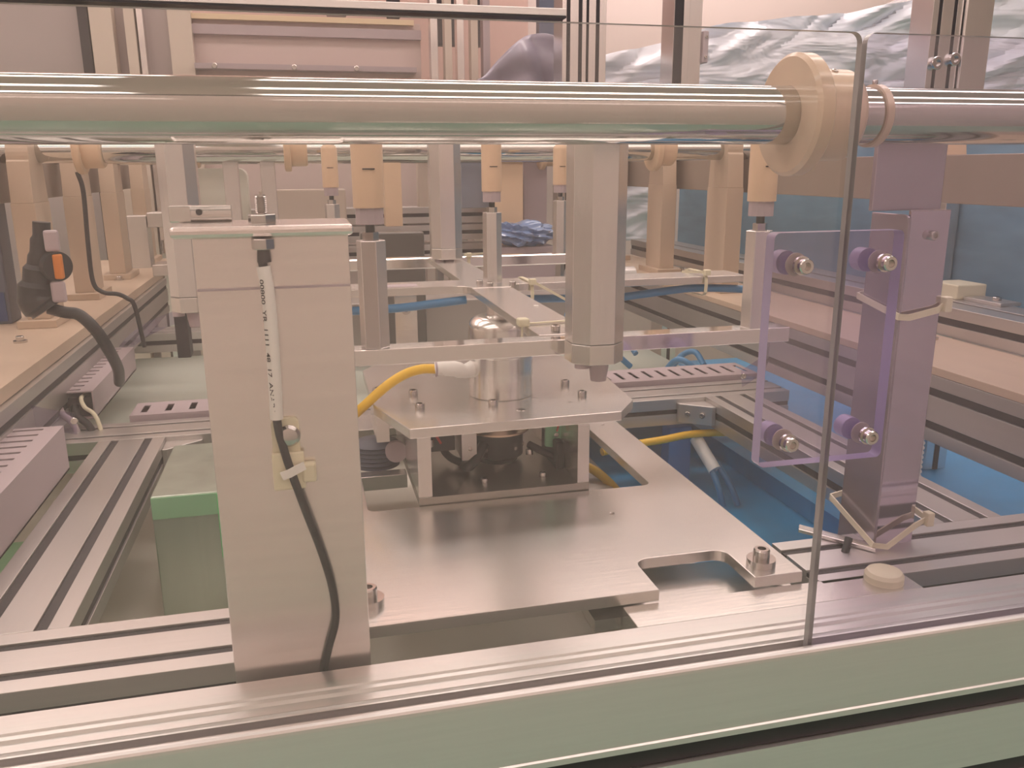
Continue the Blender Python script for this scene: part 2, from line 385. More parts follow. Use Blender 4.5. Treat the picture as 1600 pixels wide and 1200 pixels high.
# corner brackets (cast)
def corner(x, y, z, sx, label):
    t = thing('corner_bracket', (x, y, z), label, 'bracket', 'small cast corner brackets with two screws')
    b = MB(); b.prism([(x, y), (x-sx*.045, y), (x-sx*.045, y-.006), (x-sx*.006, y-.036), (x, y-.036)], z-.0285, z+.0, 'z'); 
    b.build('bracket', ALU, t, bevel=.0008)
    n = Vector((-sx*.030, -.039, 0)).normalized()
    c1 = Vector((x-sx*.034, y-.0145, z-.014)); c2 = Vector((x-sx*.017, y-.0276, z-.014))
    screw(t, c1, n, .0042, .004); screw(t, c2, n, .0042, .004)
corner(.5638, 1.1095, -.006, 1, 'corner bracket between cross beam and right long beam, above the blue tray')
corner(-.1918, 1.1095, -.006, -1, 'corner bracket between cross beam and left long beam, beside the sensor column')
corner(.7045, 1.859, -.006, 1, 'corner bracket at the rear cross beam, beyond the small slotted duct')

# ================================================================== BASE PLATE
def base_plate():
    t = thing('base_plate', (.2, .80, 0), 'large milled aluminium base plate with square window under the centre device', 'plate')
    xs0, xs1, r = .253, .336, .012
    U = [(xs1, .558)]
    for k in range(7): a = math.radians(0+90*k/6); U.append((xs1-r+r*math.cos(a), .612-r+r*math.sin(a)))
    for k in range(7): a = math.radians(90+90*k/6); U.append((xs0+r+r*math.cos(a), .612-r+r*math.sin(a)))
    U.append((xs0, .558))
    outer = [(-.06, .558), (-.06, 1.108), (.3795, 1.108), (.3795, .558)]+U
    hole = rrect(.042, .335, .772, 1.04, .008)
    MB().plate(outer, [hole], .0003, .0100).build('plate', MILL, t, bevel=.0005)
    MB().box(.20, .3795, .5585, .63, -.020, -.0098).build('lower_step', MILL, t)
    screw(t, (.3525, .578, .010), (0, 0, 1), .0068, .0085, washer=.006, name='cap_screw')
    screw(t, (.029, .592, .010), (0, 0, 1), .0068, .0085, washer=.006, name='cap_screw')
    for x, y in ((.269, .709), (.358, .985)):
        MB().lathe([(0, .0104), (.0016, .0104), (.0024, .0106), (.0026, .0100)], (x, y, 0), n=20).build('tapped_hole', BOLT, t)
base_plate()

# ================================================================== CENTRE DEVICE
def device():
    t = thing('lift_unit', (.2, .89, .0), 'lift unit with chamfered top plate on two uprights and a dark motor inside', 'device')
    top = [(.085, .7735), (.3035, .7795), (.331, .818), (.346, 1.02), (.30, 1.07), (.08, 1.07), (.058, 1.03), (.058, .866)]
    o = MB().prism(top, .080, .090).build('top_plate', MILL, t, bevel=.0006)
    for p in ((.104, .839), (.104, .895), (.066, .915), (.180, .832), (.278, .894), (.282, .844)):
        screw(o, (*p, .090), (0, 0, 1), .0050, .0070)
    for x, y, r in ((.230, .852, .0035), (.218, .839, .0016), (.233, .835, .0016), (.138, .822, .0018), (.149, .815, .0018), (.205, .812, .005), (.262, .825, .003)):
        MB().lathe([(0, .0904), (r*.7, .0904), (r, .0903), (r*1.05, .0900)], (x, y, 0), n=20).build('tapped_hole', BOLT, o)
    for x0, x1 in ((.092, .1055), (.2555, .268)):
        MB().box(x0, x1, .7755, .99, .0180, .080, .0004).build('upright', MILL, t)
    lp = MB().box(.092, .268, .7745, .99, .0085, .0180, .0004).build('bottom_plate', mat('smooth_aluminium', (.40, .38, .34), .3, .9), t)
    MB().lathe([(0, .0184), (.022, .0184), (.0225, .0180)], (.193, .872, 0), n=40).build('bore', BLK, lp)
    for x, y in ((.163, .800), (.226, .802)): screw(lp, (x, y, .0180), (0, 0, 1), .0038, .005)
    MB().lathe([(0, .079), (.021, .079), (.021, .056), (0, .056)], (.193, .868, 0)).build('spigot', TURN, t)
    MB().lathe([(0, .056), (.034, .056), (.034, .054), (0, .054)], (.193, .868, 0)).build('disc', COPP, t)
    mo = plab(MB().lathe([(0, .054), (.0275, .054), (.0275, .0265), (.026, .025), (0, .025)], (.193, .868, 0)).build('motor', BLK, t), 'black cylindrical motor')
    for a in (-130, -60, -20):
        d = Vector((math.cos(math.radians(a)), math.sin(math.radians(a)), 0)); screw(mo, Vector((.193, .868, .037))+d*.0272, d, .0022, .0015)
    MB().lathe([(0, .025), (.014, .025), (.013, .021), (0, .021)], (.193, .868, 0)).build('motor_boss', TURN, t)
    MB().cyl((.193, .868, .021), (.193, .868, .0180), .0034, n=20).build('spindle', COPP, t)
    b = MB().box(.146, .150, .835, .875, .032, .079, .0005); b.box(.146, .162, .8335, .8365, .032, .079); lb = b.build('side_bracket', ALU, t); screw(lb, (.155, .8335, .045), (0, -1, 0), .0025, .001)
    b = MB().prism([(.238, .040), (.262, .034), (.266, .040), (.266, .079), (.238, .079)], .834, .838, 'y'); gb = plab(b.build('side_bracket', PCB, t), 'pale green bracket plate'); screw(gb, (.250, .834, .052), (0, -1, 0), .0025, .001)
    MB().box(.108, .140, .84, .90, .042, .079, .001).build('sensor_block', BLK, t)
    MB().box(.262, .2875, .84, .90, .042, .079, .001).build('sensor_block', BLK, t)
    MB().tube([(.172, .845, .045), (.165, .838, .036), (.158, .834, .029), (.152, .836, .024), (.150, .86, .021)], .0055).build('cable', BLK, t)
    MB().tube([(.128, .90, .050), (.134, .87, .030), (.146, .85, .025), (.160, .86, .020)], .0042).build('cable', BLK, t)
    MB().tube([(.222, .845, .040), (.232, .835, .036), (.246, .835, .028), (.257, .838, .023), (.256, .85, .021)], .0042).build('cable', BLK, t)
    MB().box(.246, .2552, .82, .88, .016, .048, .002).build('cable_guide', BLK, t)
    MB().tube([(.112, .83, .076), (.117, .828, .066), (.123, .828, .055)], .0013, n=8).build('wire', RED, t)
    MB().tube([(.249, .83, .078), (.251, .828, .070), (.249, .828, .058)], .0010, n=8).build('wire', RED, t)
    MB().lathe([(0, .054), (.0055, .054), (.0055, .062), (.0035, .062), (.0035, .058), (0, .058)], (.110, .825, 0), n=12).build('crimp_ring', BOLT, t)
    screw(t, (.222, .842, .030), (0, 0, 1), .004, .006)
    # side plates seen left of the uprights
    MB().box(.060, .074, .868, .95, .048, .080, .0004).build('side_leg', MILL, t)
    return t
device()
def cylinder():
    t = thing('air_cylinder', (.2, .888, .090), 'short round aluminium air cylinder with domed top standing on the top plate', 'cylinder')
    R = .0355
    pr = [(0, .0902), (R-.0006, .0902), (R, .0908), (R, .135), (R-.0012, .1355), (R-.0012, .1375), (R, .138), (R, .165)]
    for k in range(1, 9): a = math.radians(90*k/8); pr.append((R-.014+.014*math.cos(a), .165+.013*math.sin(a)))
    pr += [(.0165, .178), (.0160, .1795), (0, .1795)]
    MB().lathe(pr, (.2, .882, 0), n=72).build('barrel', TURN, t)
    MB().lathe([(0, .1797), (.0155, .1797), (.0155, .1900), (0, .1900)], (.2, .882, 0)).build('rod_collar', SATIN, t)
    b = MB().tube([(.126, .872, .1245), (.136, .870, .1255), (.147, .868, .124), (.157, .869, .1205), (.166, .874, .122), (.172, .880, .124)], [.0075, .0088, .0085, .0075, .0085, .0085], n=18, sub=4)
    f = plab(b.build('elbow_fitting', WHITE, t), 'white plastic elbow fitting')
    MB().cyl((.1255, .872, .1245), (.1275, .872, .1245), .0084).build('fitting_ring', DUCT, f)
    tag(MB().tube([(.126, .872, .1245), (.112, .872, .1252), (.096, .871, .122), (.080, .871, .114), (.064, .872, .102), (.045, .875, .085), (.02, .90, .06), (-.03, .98, .03)], .0052, n=16).build('yellow_hose', YEL), 'bright yellow air hose curving left from the white elbow fitting', 'hose')
cylinder()
def yhose(pts, label, conn):
    t = thing('yellow_hose', pts[0], label, 'hose')
    MB().tube(pts, .0055, n=14).build('hose', YEL, t)
    if conn: MB().cyl(pts[0], Vector(pts[0])+(Vector(pts[0])-Vector(pts[1])).normalized()*.022, .0085).build('connector', WHITE, t)
yhose([(.305, .92, -.015), (.322, .90, -.022), (.335, .87, -.035), (.342, .83, -.055), (.342, .78, -.08)], 'olive yellow hose with white connector inside the base plate window', True)
yhose([(.385, 1.06, -.055), (.43, 1.07, -.052), (.48, 1.075, -.050), (.55, 1.09, -.050), (.66, 1.08, -.055)], 'yellow hose running along under the cross beam above the blue tray', False)

# ================================================================== LIFT FRAME (arms) and PINS
def lift_frame():
    t = thing('lifting_cross', (.2, .96, .19), 'aluminium cross-shaped lift frame with three cross arms above the cylinder', 'frame')
    x0, x1 = .181, .227
    MB().box(x0, x1, .655, 1.31, .1915, .1995, .0005).build('centre_arm', MILL, t)
    r = .02; yf, yb = .962, 1.015
    pts = [(-.11, yf), (x0-r, yf)]
    for k in range(6): a = math.radians(90-90*k/5); pts.append((x0-r+r*math.cos(a), yf-r+r*math.sin(a)))
    pts += [(x1, yf-r)]
    for k in range(1, 6): a = math.radians(180-90*k/5); pts.append((x1+r+r*math.cos(a), yf-r+r*math.sin(a)))
    pts += [(.535, yf), (.535, yb), (-.11, yb)]
    MB().prism(pts, .1912, .2).build('middle_arm', MILL, t, bevel=.0005)
    plab(MB().box(.030, .400, .637, .657, .1860, .1985, .0005).build('front_arm', POL, t), 'mirror-bright front cross arm')
    plab(MB().box(-.02, .46, 1.29, 1.315, .183, .2, .002).build('rear_arm', POL, t), 'mirror-bright rear cross arm')
    for x, y in ((.196, .972), (.2035, .950), (.231, .952), (.222, 1.0), (.187, 1.245), (.199, .668)): screw(t, (x, y, .1998), (0, 0, 1), .0040, .0050)
    MB().box(.085, .123, .972, .992, .2000, .2006).build('slot_mark', DUCT, t)
    MB().lathe([(0, .2001), (.0025, .2001), (.0026, .1998)], (.218, .80, 0), n=16).build('tapped_hole', WHITE, t)
    screw(t, (.214, .637, .1905), (0, -1, 0), .0035, .004); 
lift_frame()
def pin_proto(loc, label):
    x, y, z = loc
    t = thing('support_pin', loc, label, 'pin', 'tan-capped support pins on the lift frame')
    o = MB().cyl((x, y, z), (x, y, z+.082), .0113, n=6, smooth=False).build('hex_post', ALUZ, t, bevel=.0005)
    MB().cyl((x, y, z+.082), (x, y, z+.088), .0062, n=6, smooth=False).build('lock_nut', BOLT, t)
    MB().cyl((x, y, z+.088), (x, y, z+.094), .0035, n=16).build('stem', BLK, t)
    MB().cyl((x, y, z+.094), (x, y, z+.106), .0105, n=12, smooth=False).build('lower_cap', DUCT, t)
    r = .0117
    MB().lathe([(0, z+.106), (r, z+.106), (r, z+.160), (r-.001, z+.163), (r-.0035, z+.166), (0, z+.167)], (x, y, 0), n=40).build('resin_cap', RESIN, t)
    MB().box(x-.0045, x+.0045, y-r-.0004, y-r+.002, z+.1335, z+.1345).build('cap_mark', BLK, t)
    return t
P0 = pin_proto((.0475, .649, .1985), 'front left support pin, largest in view, right of the sensor column')
for x, y, z, lb in ((.3705, .647, .1985, 'front right support pin, seen behind the clear joining plate'), (.2145, .985, .2, 'middle support pin standing where the arms cross'),
                    (.041, 1.302, .2, 'rear left support pin, small, left of the largest pin'), (.394, 1.302, .2, 'rear right support pin, small, left of the big octagonal post')):
    c = copy_tree(P0); c.location = (x, y, z); c['label'] = lb

# octagonal posts
def octpost(x, y, w, z0, z1, label, feet=True):
    t = thing('octagonal_post', (x, y, z0), label, 'post', 'aluminium octagonal posts')
    h = w/2; c = w*.27
    pts = [(x-h+c, y-h), (x+h-c, y-h), (x+h, y-h+c), (x+h, y+h-c), (x+h-c, y+h), (x-h+c, y+h), (x-h, y+h-c), (x-h, y-h+c)]
    MB().prism(pts, z0+.016, z1).build('post', ALUZ, t, bevel=.0004)
    q = [(x+(a-x)*1.01, y+(b-y)*1.01) for a, b in pts]
    MB().prism(q, z0, z0+.0155).build('end_cap', MILL, t, bevel=.0006)
    if feet:
        MB().cyl((x-.012, y-.008, z0-.004), (x-.012, y-.008, z0), .006).build('foot', DUCT, t)
        MB().cyl((x+.003, y-.004, z0-.016), (x+.003, y-.004, z0), .0062, .0085).build('foot', DUCT, t)
octpost(.2155, .618, .042, .185, .385, 'large octagonal aluminium post hanging in the centre, just right of the middle')
octpost(.201, 1.245, .045, .203, .398, 'rear octagonal post standing behind the crossing arms')
octpost(-.119, .915, .036, .192, .388, 'slim octagonal post to the left behind the sensor column')

# tubes under the middle arm + ties
tag(MB().tube([(-.02, .985, .172), (.09, .968, .176), (.14, .966, .180), (.178, .966, .183)], .0050).build('blue_hose', BLUE), 'blue air hose under the middle arm, left of the cylinder', 'hose')
tag(MB().tube([(.240, .985, .178), (.30, .99, .176), (.36, .985, .174), (.42, .978, .180), (.47, .975, .184), (.53, .974, .181), (.56, .98, .176)], .0050).build('blue_hose', BLUE), 'blue air hose under the middle arm, right of the octagonal post', 'hose')
def tie(c, hx, hz, label, tail=None, w=.004):
    t = thing('cable_tie', c, label, 'cable tie', 'pale nylon cable ties')
    x, y, z = c; pts = []
    for k in range(17):
        a = 2*math.pi*k/16; pts.append((x, y+hx*math.copysign(abs(math.cos(a))**.5, math.cos(a)), z+hz*math.copysign(abs(math.sin(a))**.5, math.sin(a))))
    MB().ribbon(pts, w, .0012, (1, 0, 0)).build('strap', IVORY, t)
    MB().box(x-.004, x+.004, y-hx-.004, y-hx+.003, z+hz-.003, z+hz+.004, .001).build('head', IVORY, t)
    if tail: MB().ribbon([(x, y-hx, z+hz+.001), tail], .003, .0012).build('tail', IVORY, t)
tie((.480, .989, .190), .031, .015, 'cable tie round the right end of the middle arm and blue hose', (.452, .97, .206))
tie((.256, .990, .188), .034, .014, 'cable tie just right of the octagonal post on the middle arm', (.30, .95, .178))
tie((.243, 1.304, .191), .018, .011, 'small cable tie on the rear arm beside the rear octagonal post', (.275, 1.285, .205))
t = thing('cable_tie', (.204, .69, .19), 'cable tie wrapped over the centre arm near its front end', 'cable tie', 'pale nylon cable ties')
MB().ribbon([(.178, .70, .187), (.178, .70, .2010), (.228, .705, .2012), (.262, .715, .206)], .004, .0012, (0, 1, 0)).build('strap', IVORY, t)
MB().box(.174, .184, .695, .706, .199, .206, .0015).build('head', IVORY, t)

# ================================================================== SENSOR COLUMN
def column():
    t = thing('sensor_column', (-.02, .54, -.10), 'wide brushed steel sheet column with flat cap plate at left of centre', 'column')
    b = MB().prism([(-.0655, .533), (.0255, .533), (.0255, .5475), (.023, .5475), (.023, .5355), (-.063, .5355), (-.063, .5475), (-.0655, .5475)], -.16, .2935)
    b.build('sheet', SATIN, t, bevel=.0006)
    MB().box(-.077, .0285, .526, .592, .2936, .3005, .0025).build('cap_plate', SATIN, t)
    b = MB().box(-.0650, .0250, .5318, .5330, .262, .2634); b.build('fold_line', DUCT, t)
    s = thing('proximity_sensor', (-.0265, .5295, .2985), 'threaded metal sensor standing upright through the column cap plate', 'sensor')
    x, y = -.0250, .5400
    MB().cyl((x, y, .2840), (x, y, .3180), .0031, n=20).build('barrel', BOLT, s)
    b = MB()
    for k in range(9): b.lathe([(.0031, -.0006), (.0037, 0), (.0031, .0006)], (x, y, .3078+k*.0011), n=20)
    b.build('thread', BOLT, s)
    MB().cyl((x, y, .3006), (x, y, .3065), .0085, n=6, smooth=False).build('nut', BOLT, s, bevel=.0005)
    x2 = x; y2 = .5295
    MB().cyl((x2, .5275, .2865), (x2, .5275, .2930), .0070, n=6, smooth=False).build('nut', BOLT, s, bevel=.0005)
    MB().cyl((x2, .5275, .2790), (x2, .5275, .2865), .0042, .0036).build('gland', SLOT, s)
    c = thing('sensor_cable', (-.024, .528, .0), 'black sensor cable hanging down the front of the steel column', 'cable')
    MB().tube([(-.0262, .5275, .280), (-.0245, .5275, .262), (-.0240, .5275, .236), (-.0250, .5275, .183), (-.0220, .5275, .160), (-.0175, .5270, .141), (-.0110, .5275, .116), (-.0035, .529, .088), (.0022, .529, .060), (.0030, .529, .036), (-.0030, .5295, .014), (-.0075, .5295, -.006), (-.0090, .529, -.04)], .0027, n=14, sub=8).build('sheath', BLK, c)
    sl = plab(MB().tube([(-.0258, .5272, .2765), (-.0243, .5270, .260), (-.0240, .5270, .236), (-.0244, .5270, .205), (-.0250, .5270, .181)], .0040, n=18, sub=6).build('marker_sleeve', WHITE, c), 'white printed marker sleeve')
    # printed characters
    cu = bpy.data.curves.new('print', 'FONT'); cu.body = '00800  YR  1111  48  17  ANABA'; cu.size = .0062; cu.extrude = .00002; cu.offset = .00006
    to = bpy.data.objects.new('print', cu); COL.objects.link(to)
    dg = bpy.context.evaluated_depsgraph_get(); me = bpy.data.meshes.new_from_object(to.evaluated_get(dg)); bpy.data.objects.remove(to)
    xs = [v.co.x for v in me.vertices]; L = max(xs)-min(xs)
    for v in me.vertices:                       # wrap the text round the sleeve, reading downwards
        s_ = (v.co.x-min(xs))/L*.084; a = v.co.y*.62/.0043 - 2.45
        v.co = Vector((-.0247+.00415*math.cos(a+0)*1.0+.0009*(s_/.084-.5), .5270+.00415*math.sin(a), .269-s_))
    me.materials.clear(); me.materials.append(BLK)
    po = bpy.data.objects.new('print', me); COL.objects.link(po); po.parent = sl
    k = thing('cable_clip', (-.018, .531, .13), 'white plastic cable tie mount screwed to the column front', 'clip')
    b = MB().prism(rrect(-.0290, -.0120, .132, .180, .004, which=(0, 0, 1, 1)), .5302, .5328, 'y'); b.box(-.0300, -.0100, .5272, .5302, .133, .158, .001); b.box(-.0120, -.0030, .5262, .5326, .137, .150, .0015)
    b.build('mount', IVORY, k)
    MB().lathe([(0, 0), (.0072, 0), (.0072, -.0010), (.0055, -.0035), (.0030, -.0046), (0, -.0048)], (-.0185, .5302, .1685), 'y', n=28).build('pan_screw', BOLT, k)
    MB().ribbon([(-.0245, .5245, .1435), (-.0195, .5232, .1455), (-.0145, .5245, .1475), (-.010, .5262, .149)], .0055, .0012).build('strap', WHITE, k)
column()

# ================================================================== RIGHT BRACKET POST
def bracket_post():
    t = thing('bracket_post', (.49, .62, -.03), 'violet-filmed bright steel angle post standing right of the panel gap', 'post')
    side = [(.602, -.045), (.655, -.045), (.650, .2935), (.608, .2935), (.6040, .2920), (.602, .2880)]
    plab(MB().prism(side, .479, .4815, 'x').build('side_plate', VIO, t, bevel=.0006), 'matt side plate with rounded top corner')
    plab(MB().box(.4818, .5200, .6035, .607, -.045, .297, .0006).build('front_plate', VIOM, t), 'mirror-bright front plate')
    plab(MB().box(.4555, .5215, .618, .6235, .2962, .378, .0008).build('upper_plate', VIO, t), 'violet upper plate')
    screw(t, (.5025, .6035, .2765), (0, -1, 0), .0040, .006)
bracket_post()
def loop_tie(z, dz, grow, label, loose):
    t = thing('cable_tie', (.50, .6, z), label, 'cable tie', 'pale nylon cable ties')
    g = grow
    pts = [(.478-g, .655+g, z+.006), (.478-g, .60-g, z-dz), (.486, .599-g, z-dz*1.2), (.515, .601-g, z), (.5215+g, .603-g, z+.004), (.5225+g, .64, z+.010), (.50, .657+g, z+.010), (.478-g, .655+g, z+.006)]
    MB().ribbon(pts, .0055, .0014).build('strap', IVORY, t)
    MB().box(.519+g, .526+g, .598-g, .606-g, z-.002, z+.011, .001).build('head', IVORY, t)
loop_tie(.214, .004, .001, 'upper cable tie pulled round the violet steel post', False)
loop_tie(.020, .014, .006, 'loose lower cable tie hanging round the foot of the violet steel post', True)
t = thing('sheet_bracket', (.46, .62, 0), 'thin folded steel bracket at the foot of the violet steel post', 'bracket')
b = MB().prism([(.43, .645), (.437, .655), (.478, .600), (.472, .590)], .0005, .004); b.prism([(.472, .590), (.474, .592), (.478, .600), (.476, .601)], -.03, .004); b.build('sheet', SATIN, t, bevel=.0004)
tag(MB().tube([(.455, .605, .010), (.449, .600, .000), (.444, .598, -.012), (.442, .600, -.03)], .0035).build('black_cable', BLK), 'short black cable stub beside the foot of the violet post', 'cable')
tag(MB().lathe([(0, .0105), (.009, .0100), (.0135, .0085), (.0155, .0055), (.0155, -.006), (0, -.006)], (.447, .545, .0), n=36).build('plastic_dome', IVORY), 'cream domed plastic cap on the rail in front of the violet post', 'cap')

# ================================================================== WIRING DUCTS
def duct(x0, x1, y0, y1, z0, z1, along, n, label, group='slotted grey wiring ducts', sl=.55, full=False):
    t = thing('wiring_duct', ((x0+x1)/2, (y0+y1)/2, z0), label, 'duct', group)
    th = .002
    b = MB()
    if along == 'y':
        b.box(x0, x0+th, y0, y1, z0, z1-.0005); b.box(x1-th, x1, y0, y1, z0, z1-.0005); b.box(x0, x1, y0, y1, z0, z0+th)
    else:
        b.box(x0, x1, y0, y0+th, z0, z1-.0005); b.box(x0, x1, y1-th, y1, z0, z1-.0005); b.box(x0, x1, y0, y1, z0, z0+th)
    b.build('channel', DUCT, t)
    holes = []
    for i in range(n):
        if along == 'y':
            p = (y1-y0)/n; c = y0+p*(i+.5); wm = (x1-x0)*sl/2; mx = (x0+x1)/2
            holes.append([(mx-wm, c-p*.14), (mx+wm, c-p*.14), (mx+wm, c+p*.14), (mx-wm, c+p*.14)])
        else:
            p = (x1-x0)/n; c = x0+p*(i+.5); wm = (y1-y0)*sl/2; my = (y0+y1)/2; k = p*.12
            holes.append([(c-p*.14-k, my+wm) if False else (c-p*.14, my-wm), (c+p*.14, my-wm), (c+p*.14, my+wm), (c-p*.14, my+wm)])
    MB().plate([(x0, y0), (x1, y0), (x1, y1), (x0, y1)], holes, z1-.0004, z1+.0012).build('slotted_cover', DUCT, t)
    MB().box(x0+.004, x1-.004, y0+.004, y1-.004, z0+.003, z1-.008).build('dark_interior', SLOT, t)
    return t
duct(-.377, -.297, 1.218, 1.52, .001, .039, 'y', 13, 'grey slotted duct running away at the left, its open end showing cables')
duct(-.36, -.280, .66, 1.005, .001, .052, 'y', 17, 'nearest grey slotted duct at the far left edge')
duct(-.250, -.06, 1.196, 1.262, -.03, .006, 'x', 6, 'slotted duct behind the cross beam, left of the sensor column')
duct(.345, .70, 1.196, 1.275, -.03, .006, 'x', 15, 'slotted duct behind the cross beam, right of the octagonal post')
for i, (dx, dz, r, m_) in enumerate([(.018, .012, .007, IVORY), (.036, .018, .008, DUCT), (.055, .013, .009, BLK), (.064, .026, .005, IVORY)]):
    x = -.377+dx
    tag(MB().tube([(x, 1.24, .004+dz), (x+.002, 1.212, .006+dz), (x+.012, 1.185, .000+dz), (x+.03, 1.165, -.012+dz), (x+.04, 1.16, -.05)], r*.55).build('bundled_cable', m_),
        ['thin cream cable at the left of the open duct end', 'grey cable in the open duct end', 'thick black cable in the open duct end', 'cream cable at the right of the open duct end'][i], 'cable', 'cables coming out of the open duct')
# clear bowed straps
def strap(pts, label):
    t = thing('clear_strap', pts[0], label, 'strap', 'clear bowed plastic straps')
    MB().ribbon(pts, .026, .0012, (0, 0, 1)).build('strip', ACRP, t)
    for p in (pts[0], pts[-1]): screw(t, Vector(p)+Vector((.0, -.003, .004)), (0, -1, .3), .004, .003)
def arc(p0, p1, sag, n=12):
    p0 = Vector(p0); p1 = Vector(p1); d = (p1-p0); s_ = Vector((d.y, -d.x, 0)).normalized()
    return [p0+d*(k/n)+s_*sag*math.sin(math.pi*k/n) for k in range(n+1)]
strap(arc((-.395, 1.19, .052), (-.275, 1.035, .046), .022), 'clear bowed strap between the two ducts at the left')
strap(arc((.60, 1.07, .035), (.70, 1.22, .075), .03), 'clear bowed strap at the right, seen through the joining plate')
strap(arc((-.33, 1.56, .02), (-.17, 1.86, .06), -.05), 'clear bowed strap behind the left duct')

# ================================================================== TRAYS BELOW
tr = thing('blue_tray', (.62, .95, -.26), 'bright blue film-covered tray deep under the right side of the frame', 'tray')
MB().box(.385, 1.45, .64, 1.94, -.162, -.15).build('tray_floor', BLUET, tr)
MB().box(.372, .384, .64, 2.2, -.162, -.08).build('tray_side', ALUY, tr)
MB().box(.66, .69, .64, 1.8, -.149, -.12).build('tray_rib', BLUET, tr)
tr = thing('lower_tray', (-.10, 1.0, -.13), 'pale metal tray below the frame at the left', 'tray')
MB().box(-.62, .37, .64, 1.85, -.132, -.125).build('tray_floor', mat('pale_metal_tray', (.80, .76, .66), .4, .2, noise=.06, nscale=6), tr)
hb = thing('housing_box', (-.12, .93, -.124), 'brushed metal box with a painted green reflection at the top, standing in the lower tray beside the sensor column', 'box')
MB().box(-.170, -.055, .86, 1.03, -.124, .012, .0015).build('body', mat('green_grey_box', (.50, .58, .50), .28, .8, noise=.3, nscale=30, stretch=(1, 1, .05)), hb)  # green tone and vertical streaks put reflections into the colour
plab(MB().box(-.1695, -.056, .8585, .8598, -.012, .011).build('reflection_band', mat('painted_green_reflection', (.30, .62, .36), .35, .2), hb), 'painted green reflection on the upper part')  # green reflection along the box top, painted as a band
plab(MB().box(-.106, -.100, .8570, .8584, -.060, .010).build('glow_strip', mat('painted_green_glow', (.12, .75, .25), .3), hb), 'painted bright green glow')  # bright green glow put into the colour of an added strip
tag(MB().box(.30, .33, .64, 1.05, -.124, -.03).build('support_wall', ALUY), 'upright metal strip standing under the base plate window', 'strip')
tag(MB().box(-.615, -.275, .645, 1.10, -.1245, -.1215).build('green_glow_sheet', mat('green_glow_sheet', (.36, .68, .38), .5)), 'added green sheet giving the green glow over the lower tray at the left', 'mat')  # added sheet, stands in for the green glow under the frame
bb = thing('blue_block', (.60, 1.30, -.25), 'upright bright blue block in the opening above the blue tray', 'block')
MB().box(.523, .560, 1.14, 1.17, -.149, -.055, .002).build('body', BLUEB, bb)
w_ = thing('air_fitting', (.55, 1.08, -.1), 'pale sleeve fitting with blue hoses leading down, beside the blue block', 'fitting')
MB().cyl((.547, 1.10, -.060), (.560, 1.06, -.098), .0095).build('sleeve', WHITE, w_)
for dx in (0, .012): MB().tube([(.555+dx, 1.07, -.09), (.560+dx*1.6, 1.045, -.12), (.563+dx*2, 1.035, -.146)], .0048).build('hose', BLUE, w_)
tag(MB().tube([(.90, 1.02, -.05), (.90, 1.03, -.10), (.905, 1.02, -.15), (.915, 1.0, -.25)], .034, n=24).build('ribbed_hose', WHITE), 'wide pale ribbed hose under the right side beam', 'hose')
hs = [o for o in COL.objects if o.name.startswith('ribbed_hose')][0]
bpy.data.objects.remove(hs)
b = MB(); pr = [(0, 0)]
for k in range(13): pr += [(.034, -k*.0078), (.029, -k*.0078-.0039)]
pr.append((0, -13*.0078)); b.lathe(pr, (.885, 1.075, -.045), n=32)
tag(b.build('ribbed_hose', WHITE), 'wide pale ribbed hose under the right side beam', 'hose')
beam('short pale slotted upright beside the ribbed hose at the right', 'z', -.149, -.02, .955, .995, 1.10, 1.14, left=(), top=(), right=(), name='aluminium_upright', group=None)
MBs = MB().box(.971, .979, 1.0985, 1.0995, -.149, -.03); u = [o for o in COL.objects if o.name.startswith('aluminium_upright')][-1]; MBs.build('slot_strip', SLOT, u)
# device mirror unit seen through left of window
sp = thing('cable_spool', (.075, .90, .02), 'grey ribbed round spool beside the left upright of the lift unit', 'spool')
pr = [(0, .0)]
for k in range(6): pr += [(.026, .003+k*.005), (.022, .0055+k*.005)]
pr.append((0, .032)); MB().lathe(pr, (.062, .915, .005), 'z', n=36).build('drum', GREYB, sp)
MB().lathe([(0, .0), (.012, 0), (.012, .006), (0, .006)], (.082, .885, .03), 'y', n=24).build('hub', DUCT, sp)
tag(MB().box(.0, .091, .868, .885, -.006, .010, .0005).build('support_bar', MILL), 'pale bar crossing the left part of the base plate window', 'bar')
hg = thing('hanging_plate', (.11, 1.0, .18), 'small upright aluminium plate with a screw, hanging below the middle arm', 'plate')
MB().box(.100, .127, 1.02, 1.024, .118, .190, .0005).build('plate', MILL, hg); screw(hg, (.113, 1.02, .166), (0, -1, 0), .006, .004)
# hoses lying behind the middle arm right
for i, (x, y, r) in enumerate([(.46, 1.42, .045), (.565, 1.50, .045), (.66, 1.38, .035)]):
    pts = [(x+r*math.cos(a), y+r*math.sin(a)*1.2, -.03+.02*math.sin(2*a)) for a in [k*math.pi/5 for k in range(0, 9)]]
    tag(MB().tube([(a, b_, c_+.010) for a, b_, c_ in pts], .0055).build('blue_hose', BLUE), ['coiled blue hose behind the small slotted duct, leftmost loop', 'coiled blue hose behind the small slotted duct, middle loop', 'coiled blue hose behind the small slotted duct, rightmost loop'][i], 'hose')
tag(MB().tube([(.41, 1.30, .10), (.42, 1.33, .06), (.45, 1.36, .02), (.48, 1.36, -.02)], .008).build('blue_hose', BLUE), 'blue hose dropping behind the octagonal post to the duct', 'hose')
fl = thing('inner_tray', (.2, 1.5, -.06), 'pale blue-green sheet lying between the cross beams', 'tray')
MB().box(-.46, .7045, 1.28, 1.855, -.060, -.050).build('sheet', mat('pale_teal_sheet', (.58, .62, .54), .35, .2), fl)

